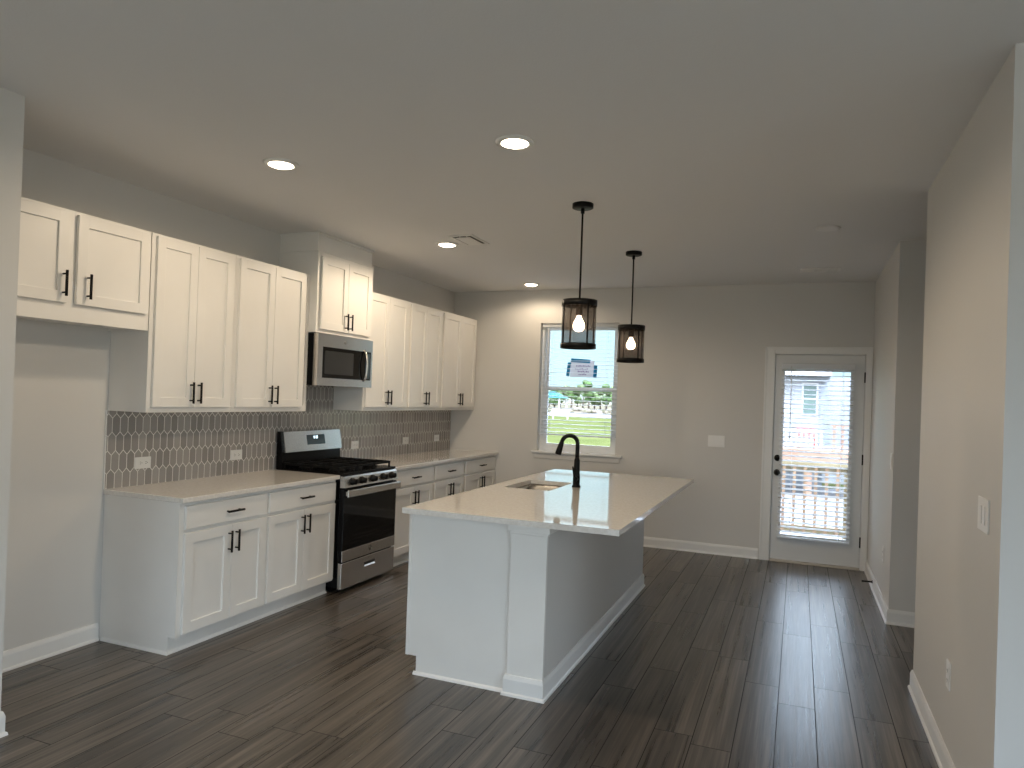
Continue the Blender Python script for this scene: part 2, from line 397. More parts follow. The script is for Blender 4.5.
m.build('trim_2', WALL, kind='structure')

def blind(label, x0, x1, y, zt, zb, pitch, tilt, cords, depth=.048, wand=None, head=.04):
    t = thing('window_blind', label, 'blind', ((x0+x1)/2, y, zb), 'white slatted blinds')
    MB().box(x0, x1, y-.027, y+.02, zt-head, zt, .003).build('headrail', SLATM, t)
    m = MB(); z = zt-head-.02
    while z > zb+.02:
        dz = math.sin(tilt)*depth/2; dy = math.cos(tilt)*depth/2
        m.prism([(y-dy, z-dz-.0013), (y+dy, z+dz-.0013), (y+dy, z+dz+.0013), (y-dy, z-dz+.0013)], x0+.004, x1-.004, 'yz')
        z -= pitch
    m.build('slats', SLATM, t)
    MB().box(x0+.003, x1-.003, y-.025, y+.025, zb, zb+.016, .003).build('bottom_rail', SLATM, t)
    for c in cords:
        for s in (-.026, .026): MB().tube([(c, y+s, zt-head), (c, y+s, zb+.01)], .0012, 6).build('ladder_cord', SLATM, t)
    if wand: MB().tube([(wand, y-.035, zt-head*.5), (wand+.003, y-.038, zt-.75)], .004, 8).build('wand', PLATE, t)
    return t
blind('white slatted blind hung inside the kitchen window, stopping short of the sill', WX0+.012, WX1-.008, .048, WZ1-.002, 1.125, (.0445), .10, (WX0+.13, WX1-.13), wand=WX0+.09)

# paper notice taped to the glass
nt = thing('paper_notice', 'white paper notice stuck to the kitchen window pane with blue tape', 'notice', (1.55, .123, 1.83))
cx0, cx1, cz0, cz1 = 1.43, 1.71, 1.79, 1.975
MB().box(cx0, cx1, .1225, .1235, cz0, cz1).build('sheet', PAPER, nt)
m = MB(); m.prism([(1.435, 1.955), (1.66, 1.945), (1.665, 1.985), (1.44, 1.998)], .1200, .1222, 'xz'); m.build('tape', TAPE, nt)
m = MB(); m.prism([(1.385, 1.80), (1.42, 1.795), (1.44, 1.95), (1.40, 1.952)], .1200, .1222, 'xz'); m.build('tape', TAPE, nt)
m = MB(); m.prism([(1.70, 1.785), (1.74, 1.78), (1.745, 1.92), (1.705, 1.925)], .1200, .1222, 'xz'); m.build('tape', TAPE, nt)
m = MB()
for k, (zz, a, b) in enumerate(((1.915, 1.50, 1.66), (1.88, 1.49, 1.63), (1.85, 1.52, 1.64), (1.82, 1.53, 1.61))):
    x = a
    while x < b:
        m.box(x, x+.012, .1215, .1224, zz-.008, zz+random.uniform(.0, .010)); x += .019
m.build('handwriting', INK, nt)

# ------------------------------------------------------------------ exterior door
d1 = MB().plate(DX0, DX1, .022, 2.052, .004, .048, [(3.695, 4.295, .27, 1.905)], 'xz').build('door_1', DOORP, kind='structure')
m = MB(); m.plate(3.662, 4.328, .235, 1.94, -.010, .0045, [(3.70, 4.29, .275, 1.90)], 'xz')
m.plate(3.674, 4.316, .247, 1.928, -.015, -.009, [(3.692, 4.298, .265, 1.91)], 'xz'); m.build('lite_frame', DOORP, d1)
MB().box(3.69, 4.30, .022, .028, .265, 1.91).build('pane', GLASS, d1)
for z in (1.024, .88):
    m = MB()
    m.lathe([(0, -.012), (.030, -.012), (.032, -.006), (.032, .0035)], (3.655, 0, z), axis='y')
    if z > 1: m.lathe([(0, -.030), (.014, -.030), (.016, -.026), (.016, -.010)], (3.655, 0, z), axis='y')
    else: m.lathe([(0, -.062), (.018, -.060), (.027, -.050), (.028, -.040), (.020, -.030), (.010, -.025), (.010, -.010)], (3.655, 0, z), axis='y')
    m.build('deadbolt' if z > 1 else 'door_knob', BLACKM, d1)
for z in (1.84, 1.053, .263):
    m = MB(); m.tube([(DX1+.006, -.004, z-.05), (DX1+.006, -.004, z+.05)], .007, 10); m.box(DX1-.004, DX1+.014, -.001, .010, z-.05, z+.05); m.build('hinge', BLACKM, d1)
# frame, casing, threshold
m = MB(); jx0, jx1 = DX0-.0175, DX1+.0175
m.box(jx0, DX0-.003, .0, .149, 0, 2.0715); m.box(DX1+.003, jx1, .0, .149, 0, 2.0715); m.box(DX0-.003, DX1+.003, .0, .149, 2.0555, 2.0715)
m.box(jx0+.001, DX0+.012, .0485, .064, 0.021, 2.071); m.box(DX1-.012, jx1-.001, .0485, .064, 0.021, 2.071); m.box(DX0+.012, DX1-.012, .0485, .064, 2.042, 2.071)
m.build('trim_3', DOORP, kind='structure')
m = MB()
def casing(m, x0, x1, z0, z1):
    m.box(x0, x1, -.016, -.0005, z0, z1, .003)
casing(m, 3.508, 3.604, .0, 2.128); casing(m, 4.420, 4.4765, 0, 2.128); casing(m, 3.604, 4.420, 2.058, 2.128)
m.box(3.508, 3.528, -.022, -.015, 0, 2.130, .002); m.box(3.508, 4.4765, -.022, -.015, 2.108, 2.130, .002)
m.build('trim_4', TRIM, kind='structure')
MB().box(DX0-.003, DX1+.003, -.03, .149, .0005, .020, .003).build('trim_5', mat('threshold', (.55, .50, .44), .4), kind='structure')
blind('white slatted blind covering the glass of the back door', 3.668, 4.322, -.045, 1.962, .245, (.0465), .24, (3.785, 4.225), depth=.046, wand=3.76, head=.05)

def screwplate(name, label, cat, c, n, w, h, kind, gang=1, group=None):
    """n: axis string of the facing direction; w runs along the wall, h up"""
    t = thing(name, label, cat, c, group)
    def B(m, u0, u1, v0, v1, d0, d1, bev=0):
        if n == '+x': m.box(c[0]+d0, c[0]+d1, c[1]+u0, c[1]+u1, c[2]+v0, c[2]+v1, bev)
        elif n == '-x': m.box(c[0]-d1, c[0]-d0, c[1]+u0, c[1]+u1, c[2]+v0, c[2]+v1, bev)
        else: m.box(c[0]+u0, c[0]+u1, c[1]-d1, c[1]-d0, c[2]+v0, c[2]+v1, bev)
    m = MB(); B(m, -w/2, w/2, -h/2, h/2, .0003, .006, .002); m.build('cover_plate', PLATE, t)
    horiz = w > h and kind == 'outlet'
    if kind == 'outlet':
        for s in (-1, 1):
            m = MB(); u, v = (s*.020, 0) if horiz else (0, s*.020)
            B(m, u-.015, u+.015, v-.016, v+.016, .006, .008, .002); r = m.build('receptacle', PLATE, t)
            m = MB()
            for q in (-.006, .006):
                if horiz: B(m, u-.005, u+.004, v+q-.0012, v+q+.0012, .0078, .0084)
                else: B(m, u+q-.0012, u+q+.0012, v-.004, v+.005, .0078, .0084)
            B(m, *( (u+.008, u+.012, v-.002, v+.002) if horiz else (u-.002, u+.002, v-.011, v-.007) ), .0078, .0084)
            m.build('slot', SLOT, r)
    else:
        for g in range(gang):
            u = (g-(gang-1)/2)*.046
            m = MB(); B(m, u-.0165, u+.0165, -.033, .033, .006, .009, .001); r = m.build('rocker', PLATE, t)
    return t
G1 = 'outlets along the tiled backsplash'
for y, lab in ((-4.270, 'white outlet in the tile above the left end of the counter by the refrigerator gap'),
               (-3.467, 'white outlet in the tile just left of the stove'),
               (-1.959, 'white outlet in the tile just right of the stove'),
               (-1.036, 'white outlet in the tile under the middle of the right-hand wall cabinets'),
               (-.346, 'white outlet in the tile nearest the room corner')):
    screwplate('wall_outlet', lab, 'outlet', (.008, y, 1.040), '+x', .117, .073, 'outlet', group=G1)
screwplate('light_switch', 'wide white light switch plate on the back wall between window and door', 'switch', (3.062, 0, 1.157), '-y', .165, .117, 'switch', 3)
screwplate('light_switch', 'white double light switch plate on the nearest right-hand wall', 'switch', (XB, -4.555, 1.172), '-x', .150, .120, 'switch', 2)
screwplate('wall_outlet', 'white outlet low on the nearest right-hand wall above the baseboard', 'outlet', (XB, -4.03, .415), '-x', .073, .117, 'outlet')
screwplate('light_switch', 'white light switch on the far right wall near the hall corner', 'switch', (XA, -1.69, 1.163), '-x', .073, .117, 'switch', 1)
screwplate('wall_outlet', 'white outlet low on the far right wall beside the back door', 'outlet', (XA, -1.36, .420), '-x', .073, .117, 'outlet')
t = thing('door_stop', 'black rod door stop screwed to the baseboard right of the back door', 'door stop', (XA-.013, -.73, .062))
MB().tube([(XA-.0135, -.73, .062), (XA-.019, -.73, .062)], .013, 14).build('mounting_flange', BLACKM, t)
MB().tube([(XA-.018, -.73, .062), (XA-.085, -.73, .060)], .007, 10).build('rod', BLACKM, t)
MB().tube([(XA-.083, -.73, .060), (XA-.097, -.73, .060)], .008, 12).build('tip', BLACKM, t)

# ------------------------------------------------------------------ cabinets
def handle(m_, door, c, vertical, n=1, L=.132):
    """bar pull on a front facing +x (n=1) or -x (n=-1); c = (x of face, y, z) centre"""
    x, y, z = c; m = MB(); s = .048; o = n*.030
    if vertical:
        m.tube([(x+o, y, z-L/2), (x+o, y, z+L/2)], .0068, 10)
        for q in (-s, s): m.tube([(x, y, z+q), (x+o, y, z+q)], .0048, 8)
    else:
        m.tube([(x+o, y-L/2, z), (x+o, y+L/2, z)], .0068, 10)
        for q in (-s, s): m.tube([(x, y+q, z), (x+o, y+q, z)], .0048, 8)
    m.build('handle', BLACKM, door)
def shaker(parent, xf, y0, y1, z0, z1, n=1, stile=.058, th=.019, name='door'):
    """framed door, outer face at xf, facing n*x"""
    b = xf-n*th; m = MB()
    m.box(b, xf, y0, y0+stile, z0, z1, .0015); m.box(b, xf, y1-stile, y1, z0, z1, .0015)
    m.box(b, xf, y0+stile-.001, y1-stile+.001, z0, z0+stile, .0015); m.box(b, xf, y0+stile-.001, y1-stile+.001, z1-stile, z1, .0015)
    m.box(b+n*.001, b+n*.009, y0+stile-.004, y1-stile+.004, z0+stile-.004, z1-stile+.004)
    return m.build(name, CABW, parent)
def slab(parent, xf, y0, y1, z0, z1, n=1, th=.019):
    m = MB(); m.box(xf-n*th, xf, y0, y1, z0, z1, .003); return m.build('drawer', CABW, parent)

UD, UT, UB = .308, 2.425, 1.370
def wall_cab(label, y0, y1, dy, z0=UB, z1=UT, dz=(1.403, 2.408), depth=UD, hz=1.492, group='white wall cabinets along the left wall', singles=None, fascia=None, hin=.030):
    t = thing('wall_cabinet', label, 'cabinet', (.0, (y0+y1)/2, z0), group)
    m = MB(); e = .0006
    m.box(.0006, depth-.019, y0+e, y0+.016, z0, z1); m.box(.0006, depth-.019, y1-.016, y1-e, z0, z1)
    m.box(.0006, depth-.019, y0+.016, y1-.016, z0+.012, z0+.028); m.box(.0006, depth-.019, y0+.016, y1-.016, z1-.016, z1); m.box(.0006, .006, y0+.016, y1-.016, z0+.028, z1-.016)
    m.build('body', CABW, t)
    holes = [(y0+.035, y1-.035, z0+.045, z1-.03)] if not singles else [(a+.02, b-.02, dz[0]+.02, dz[1]-.02) for a, b, _ in singles]
    m = MB(); m.plate(y0+e, y1-e, z0, z1, depth-.019, depth, holes, 'yz'); m.build('face_frame', CABW, t)
    xf = depth+.0205
    if singles:
        for (a, b, hy) in singles:
            d = shaker(t, xf, a, b, *dz); handle(None, d, (xf, hy, hz), True)
    else:
        a, mid, b = dy
        d = shaker(t, xf, a, mid-.0015, *dz); handle(None, d, (xf, mid-hin, hz), True)
        d = shaker(t, xf, mid+.0015, b, *dz); handle(None, d, (xf, mid+hin, hz), True)
    return t
wall_cab('short white two-door wall cabinet over the empty refrigerator space', YS, -4.525, None, 1.847, UT, (1.940, 2.408), hz=2.038,
         singles=[(-5.475, -5.035, -5.042-.022), (-4.987, -4.548, -4.929)])
wall_cab('tall white double-door wall cabinet next to the refrigerator space', -4.520, -3.852, (-4.492, -4.187, -3.882))
wall_cab('tall white double-door wall cabinet directly left of the microwave', -3.852, -3.071, (-3.824, -3.480, -3.135), hin=.030)
# cabinet above the microwave, deeper and reaching the ceiling through a fascia box
HD = .375
t = wall_cab('white double-door wall cabinet above the microwave, boxed in up to the ceiling', -3.069, -2.310, (-3.034, -2.690, -2.346), 1.985, 2.612, (2.012, 2.578), HD, hz=2.097)
m = MB(); m.box(.0006, HD-.012, -3.063, -2.316, 2.612, H-.0008, .001); m.box(.0006, HD+.004, -3.072, -2.307, H-.018, H-.0008, .002); m.box(.0006, HD+.003, -3.072, -2.307, 2.6125, 2.6185, .001)
m.build('fascia', CABW, t)
wall_cab('tall white double-door wall cabinet directly right of the microwave', -2.308, -1.566, (-2.285, -1.938, -1.595))
wall_cab('tall white double-door wall cabinet in the middle of the three right of the microwave', -1.566, -.880, (-1.538, -1.220, -.905))
wall_cab('tall white double-door wall cabinet in the room corner by the back wall', -.880, -.002, (-.852, -.445, -.045))

CT = .900; BD = .600
def base_cab(label, y0, y1, dr, mid, end_panel=False):
    t = thing('base_cabinet', label, 'cabinet', (0, (y0+y1)/2, 0), 'white base cabinets along the left wall')
    e = .0006; m = MB()
    prof = [(.0006, .0005), (.545, .0005), (.545, .10), (BD-.019, .10), (BD-.019, CT-.0305), (.0006, CT-.0305)]
    m.prism(prof, y0+e, y1-e, 'xz'); m.build('body', CABW, t)
    m = MB(); m.plate(y0+e, y1-e, .10, CT-.0305, BD-.019, BD, [(y0+.04, y1-.04, .14, .68), (y0+.04, y1-.04, .72, .835)], 'yz'); m.build('face_frame', CABW, t)
    m = MB(); m.prism([(.545, .0006), (.558, .0006), (.555, .010), (.545, .018)], y0+e, y1-e, 'xz')
    if end_panel: m.prism([(y0, .0006), (y0-.013, .0006), (y0-.010, .010), (y0, .018)], .024, .558, 'yz')
    m.build('shoe_moulding', TRIM, t)
    xf = BD+.0205
    d = slab(t, xf, dr[0], dr[1], .712, .846); handle(None, d, (xf, mid, .778), False)
    d = shaker(t, xf, dr[0], mid-.0015, .115, .690, stile=.060); handle(None, d, (xf, mid-.030, .592), True)
    d = shaker(t, xf, mid+.0015, dr[1], .115, .690, stile=.060); handle(None, d, (xf, mid+.030, .592), True)
    return t
base_cab('white base cabinet at the left end of the counter, beside the refrigerator space', -4.520, -3.812, (-4.487, -3.827), -4.127+.0, True)
base_cab('white base cabinet directly left of the stove', -3.812, -3.057, (-3.797, -3.076), -3.437)
base_cab('white base cabinet directly right of the stove', -2.286, -1.510, (-2.262, -1.528), -1.885)
base_cab('white base cabinet in the middle of the run right of the stove', -1.510, -.838, (-1.490, -.862), -1.180)
base_cab('white base cabinet in the far corner by the back wall', -.838, -.002, (-.815, -.030), -.422)
def counter(label, y0, y1):
    m = MB(); m.box(.0085, .640, y0, y1, CT-.030, CT, .003); m.build('countertop', QUARTZ, label=label, category='countertop', group='pale quartz countertops')
counter('short pale quartz countertop left of the stove', -4.535, -3.056)
counter('long pale quartz countertop right of the stove running to the back wall', -2.287, -.001)

# ------------------------------------------------------------------ range
RY0, RY1 = -3.053, -2.297
R = thing('gas_range', 'stainless steel and black gas stove set between the base cabinets', 'stove', (.0, (RY0+RY1)/2, 0))
m = MB(); m.box(.030, .640, RY0, RY1, .045, .893, .003); m.build('body', BLACKE, R)
m = MB()
for y in (RY0+.05, RY1-.05):
    for x in (.08, .55): m.lathe([(.018, .0008), (.020, .006), (.014, .012), (.012, .05)], (x, y, 0), 16)
m.box(.10, .58, RY0+.03, RY1-.03, .008, .046); m.build('foot', BLACKE, R)
m = MB(); m.box(.032, .662, RY0-.001, RY1+.001, .893, .912, .004); m.build('cooktop', BLACKE, R)
m = MB(); m.prism([(.640, .803), (.688, .805), (.674, .876), (.668, .889), (.640, .892)], RY0, RY1, 'xz'); P = m.build('control_panel', STEEL, R)
for k, y in enumerate((-2.952, -2.825, -2.671, -2.517, -2.390)):
    m = MB(); ang = .2
    c = (.681, y, .846)
    m.lathe([(.028, -.001), (.028, .008), (.023, .011), (.021, .036), (.018, .039), (0, .039)], (.680, y, .845), 24, 'x')
    m.box(.712, .724, y-.0035, y+.0035, .830, .866, .001)
    m.build('knob', BLACKM, R)
D = MB().box(.6405, .672, RY0+.002, RY1-.002, .240, .795, .004).build('oven_door', BLACKE, R)
MB().box(.672, .6765, RY0+.003, RY1-.003, .328, .728, .001).build('glass', BGLASS, D)
MB().box(.672, .678, RY0+.002, RY1-.002, .241, .326, .002).build('lower_strip', STEEL, D)
m = MB(); m.box(.672, .678, RY0+.002, RY1-.002, .732, .792, .002); m.build('upper_strip', BLACKE, D)
m = MB(); m.box(.706, .722, RY0-.001, RY1+.001, .733, .790, .007)
for y in (RY0+.03, RY1-.03): m.box(.676, .710, y-.014, y+.014, .742, .776, .004)
m.build('handle', STEEL, D)
def roundel(c, r, parent):
    m = MB(); m.lathe([(r, -.0002), (r, .0012), (0, .0012)], c, 28, 'x'); m.build('badge', BLACKM, parent)
    m = MB(); x, y, z = c; x += .0014
    seg = [(x, y+r*.82*math.cos(a), z+r*.82*math.sin(a)) for a in [2*PI*i/24 for i in range(25)]]
    m.tube(seg, r*.07, 6)
    for s in (-1, 1):   # curling monogram strokes
        pts = [(x, y+s*r*(.16+.30*math.cos(a)), z+r*.42*math.sin(a)) for a in [PI*2*i/14 for i in range(11)]]
        m.tube(pts, r*.07, 6)
    m.build('monogram', STEEL, parent)
roundel((.678, -2.671, .288), .022, D)
DR = MB().box(.6405, .676, RY0+.002, RY1-.002, .034, .232, .004).build('storage_drawer', STEEL, R)
m = MB(); m.box(.672, .6768, -2.750, -2.592, .148, .185, .006); m.build('pull_recess', SLOT, DR)
m = MB(); m.prism([(.672, .148), (.684, .146), (.684, .151), (.676, .163), (.672, .163)], -2.746, -2.596, 'xz'); m.build('pull_lip', STEEL, DR)
# back guard
m = MB(); m.prism([(.032, .905), (.095, .905), (.085, 1.045), (.060, 1.198), (.032, 1.200)], RY0-.001, RY1+.001, 'xz'); B_ = m.build('backguard', BLACKE, R)
m = MB(); m.prism([(.078, 1.040), (.108, 1.036), (.078, 1.198), (.050, 1.200)], RY0+.018, RY1+.0005, 'xz'); BP = m.build('control_face', STEEL, B_)
def on_face(z): return .108-.030*(z-1.036)/.162
m = MB(); m.prism([(on_face(1.085)-.002, 1.085), (on_face(1.085)+.0012, 1.085), (on_face(1.165)+.0012, 1.165), (on_face(1.165)-.002, 1.165)], -2.762, -2.525, 'xz'); m.build('display', DISPM, B_)
m = MB()
z0, z1 = 1.134, 1.154
for k, y in enumerate((-2.680, -2.666, -2.644, -2.630)):
    segs = [((y, z0), (y, z1)), ((y+.008, z0), (y+.008, z1)), ((y, z1), (y+.008, z1)), ((y, z0), (y+.008, z0))]
    for (a, b) in (segs if k else segs[1:2]):
        q = [(on_face(b_[1])+.0018, b_[0], b_[1]) for b_ in (a, b)]; m.tube(q, .0012, 5)
m.build('clock_digits', DIGIT, B_)
m = MB()
for k in range(3): m.box(.074, .082, RY0+.12, RY1-.08, .945+.025*k, .950+.025*k)
m.build('vent_louvre', SLOT, B_)
# burners and grates
for (x, y, r) in ((.20, RY0+.15, .042), (.50, RY0+.15, .050), (.35, -2.671, .055), (.20, RY1-.15, .038), (.50, RY1-.15, .048)):
    m = MB(); m.lathe([(r+.014, .9115), (r+.012, .920), (r, .922), (r, .930), (r-.006, .934), (0, .934)], (x, y, 0), 24); m.build('burner', IRON, R)
gw = (RY1-RY0-.02)/3
for k in range(3):
    a = RY0+.01+k*gw+.003; b = a+gw-.006; m = MB(); z0, z1 = .940, .957; w = .006
    for x in (.095, .350, .610): m.box(x-w, x+w, a, b, z0, z1, .003)
    for y in (a+w, b-w): m.box(.095, .610, y-w, y+w, z0, z1, .003)
    for y in (a+(b-a)*.36, a+(b-a)*.64): m.box(.095, .610, y-w*.8, y+w*.8, z0+.002, z1+.003, .002)
    for x in (.22, .48): m.box(x-w*.8, x+w*.8, a, b, z0+.002, z1+.003, .002)
    for x in (.097, .35, .608):
        for y in (a+w, b-w): m.box(x-w, x+w, y-w, y+w, .9115, z0+.002)
    m.build('grate', IRON, R)


# ------------------------------------------------------------------ microwave
Q = thing('microwave', 'stainless steel microwave mounted under the cabinet above the stove', 'microwave', (.0, -2.72, 1.575))
my0, my1, mz0, mz1 = -3.066, -2.313, 1.574, 1.978
MB().box(.0085, .358, my0, my1, mz0+.004, mz1, .002).build('body', BLACKE, Q)
F = MB().plate(my0, my1, mz0, mz1, .358, .400, [(-3.005, -2.335, 1.635, 1.878)], 'yz').build('front_frame', STEEL, Q)
MB().box(.360, .394, -3.006, -2.334, 1.634, 1.879).build('door_glass', BGLASS, Q)
m = MB(); m.box(.3935, .3955, -2.970, -2.585, 1.665, 1.850, .001); m.build('window', mat('smoked_glass', (.03, .032, .034), .12), Q)
m = MB(); pts = [(.398+.032*math.sin(PI*i/12)**.6 if 0 < i < 12 else .398, -2.435, 1.625+.262*i/12) for i in range(13)]
m.tube(pts, .0105, 12); m.build('handle', STEEL, Q)
m = MB(); m.box(.394, .3955, -2.408, -2.345, 1.650, 1.865, .001); pn = m.build('keypad', DISPM, Q)
m = MB(); m.box(.05, .33, -3.0, -2.40, mz0+.0005, mz0+.0045); m.build('underside_filter', SLOT, Q)
m = MB(); m.lathe([(.014, 0), (.014, .0012), (0, .0012)], (.400, -2.715, 1.930), 20, 'x'); m.build('badge', mat('badge_grey', (.35, .35, .34), .3, 1), Q)

# ------------------------------------------------------------------ island
IX0, IX1, IY0, IY1, IT = 1.855, 3.055, -4.190, -1.578, .914
SX0, SX1, SY0, SY1 = 1.965, 2.300, -3.030, -2.480
m = MB(); m.plate(IX0, IX1, IY0, IY1, IT-.030, IT, [(SX0, SX1, SY0, SY1)], 'xy')
es = [e for e in m.bm.edges if len(e.link_faces) == 2 and e.calc_face_angle(0) > 1]
bmesh.ops.bevel(m.bm, geom=es, offset=.003, segments=2, affect='EDGES')
m.build('island_countertop', QUARTZ, label='large pale quartz countertop with a seating overhang on the kitchen island', category='countertop')
I = thing('kitchen_island', 'white kitchen island base with grey wall panel on its seating side', 'island', (2.28, -2.88, 0))
fx = 1.885; px0, px1 = 2.478, 2.672; cy0, cy1 = -4.122, -1.640
m = MB(); m.prism([(1.935, .0005), (px0, .0005), (px0, IT-.0305), (fx, IT-.0305), (fx, .10), (1.935, .10)], cy0, SY0-.08, 'xz')
m.prism([(1.935, .0005), (px0, .0005), (px0, IT-.0305), (fx, IT-.0305), (fx, .10), (1.935, .10)], SY1+.08, cy1, 'xz')
m.prism([(1.935, .0005), (px0, .0005), (px0, .66), (fx, .66), (fx, .10), (1.935, .10)], SY0-.08, SY1+.08, 'xz')
m.box(fx, fx+.02, SY0-.08, SY1+.08, .66, IT-.0305); m.box(px0-.02, px0, SY0-.08, SY1+.08, .66, IT-.0305)
m.build('cabinet_body', CABW, I)
MB().box(fx-.016, fx, cy0-.004, cy0+.020, .10, IT-.0305).build('corner_stile', CABW, I)
m = MB(); m.box(px0, px1, cy0+.001, cy1, .0005, IT-.0305); m.build('drywall_panel', WALL, I)
m = MB(); m.box(px0, px1+.004, -4.142, cy0+.001, .0005, IT-.0305, .001); m.build('end_column', CABW, I)
m = MB(); m.box(px0-.010, px1+.024, -4.168, cy0, .848, IT-.0306, .002); m.box(px0-.004, px1+.011, -4.153, cy0, .832, .848, .003)
m.box(px1, px1+.024, cy0, -4.02, .848, IT-.0306, .002); m.build('column_capital', CABW, I)
m = MB(); m.sweep([(px0, cy0-.001), (px0, -4.142), (px1, -4.142), (px1, cy1), (px0, cy1)], BP_)
m.build('base_moulding', TRIM, I)
m = MB(); m.prism([(cy0, .0006), (cy0-.013, .0006), (cy0-.010, .010), (cy0, .018)], 1.922, px0-.012, 'yz'); m.build('shoe_moulding', TRIM, I)
ys = [cy0+.012, -3.43, -2.22, cy1-.01]
for a, b in zip(ys[:-1], ys[1:]):
    mid = (a+b)/2; xf = fx-.0205
    d = MB().box(xf, xf+.019, a+.012, b-.012, .722, .862, .003).build('drawer', CABW, I); handle(None, d, (xf, mid, .79), False, -1)
    for (p, q, hy) in ((a+.012, mid-.0015, mid-.03), (mid+.0015, b-.012, mid+.03)):
        d = shaker(I, xf, p, q, .115, .700, -1); handle(None, d, (xf, hy, .6), True, -1)

# sink
S = thing('kitchen_sink', 'stainless steel undermount sink set into the island countertop', 'sink', ((SX0+SX1)/2, (SY0+SY1)/2, .69))
m = MB(); a, b, c, d = SX0-.006, SX1+.006, SY0-.006, SY1+.006; zt = IT-.0306; zb = .70
def rr_(x0, x1, y0, y1, r, z, n=6):
    out = []
    for (cx_, cy_, a0) in ((x1-r, y1-r, 0), (x0+r, y1-r, PI/2), (x0+r, y0+r, PI), (x1-r, y0+r, 1.5*PI)):
        for i in range(n+1): out.append((cx_+r*math.cos(a0+PI/2*i/n), cy_+r*math.sin(a0+PI/2*i/n), z))
    return out
loops = [rr_(a-.02, b+.02, c-.02, d+.02, .05, zt), rr_(a, b, c, d, .04, zt), rr_(a, b, c, d, .04, zb+.03), rr_(a+.02, b-.02, c+.02, d-.02, .04, zb),
         rr_(a+.018, b-.018, c+.018, d-.018, .04, zb-.002), rr_(a-.002, b+.002, c-.002, d+.002, .04, zb+.028), rr_(a-.002, b+.002, c-.002, d+.002, .04, zt-.002), rr_(a-.02, b+.02, c-.02, d+.02, .05, zt-.002)]
V = [[m.bm.verts.new(p) for p in L] for L in loops]
for i in range(len(V)):
    if i == 3: continue
    j = (i+1) % len(V)
    for k in range(len(V[0])):
        f = m.bm.faces.new((V[i][k], V[i][(k+1) % len(V[0])], V[j][(k+1) % len(V[0])], V[j][k])); f.smooth = True
m.bm.faces.new(V[3]); m.bm.faces.new(V[4][::-1]); m.build('basin', STEEL, S)
m = MB(); m.lathe([(.044, zb+.001), (.044, zb+.004), (.034, zb+.004), (.030, zb+.002), (0, zb+.002)], (2.13, -2.755, 0), 28); m.build('drain', STEEL, S)

# faucet
FX, FY = 2.392, -2.712
Fa = thing('kitchen_faucet', 'tall black gooseneck faucet standing beside the island sink', 'faucet', (FX, FY, IT))
m = MB(); m.lathe([(.031, IT+.0004), (.031, IT+.010), (.025, IT+.016), (.025, IT+.085), (.022, IT+.10), (.020, IT+.19), (.0165, IT+.20), (.0165, IT+.21)], (FX, FY, 0), 24); m.build('base', BLACKM, Fa)
dirv = Vector((-math.cos(.35), -math.sin(.35), 0)); RA = .056; zc = 1.221
pts = [Vector((FX, FY, IT+.205)), Vector((FX, FY, 1.15))]
for i in range(17):
    a = PI-PI*.94*i/16
    pts.append(Vector((FX, FY, zc))+dirv*(RA+RA*math.cos(a))+Vector((0, 0, RA*math.sin(a))))
m = MB(); m.tube(pts, .0145, 16); m.build('spout', BLACKM, Fa)
e0 = pts[-1]; dd = (pts[-1]-pts[-2]).normalized()
m = MB(); m.tube([e0-dd*.004, e0+dd*.006, e0+dd*.015, e0+dd*.082, e0+dd*.094], [.0145, .016, .018, .023, .021], 18); m.build('spray_head', BLACKM, Fa)
m = MB(); m.tube([(FX+.004, FY-.02, IT+.06), (FX+.004, FY-.048, IT+.062)], .016, 16); m.tube([(FX+.004, FY-.044, IT+.065), (FX-.004, FY-.056, IT+.10), (FX-.01, FY-.066, IT+.15)], [.007, .0065, .005], 12); m.build('lever', BLACKM, Fa)

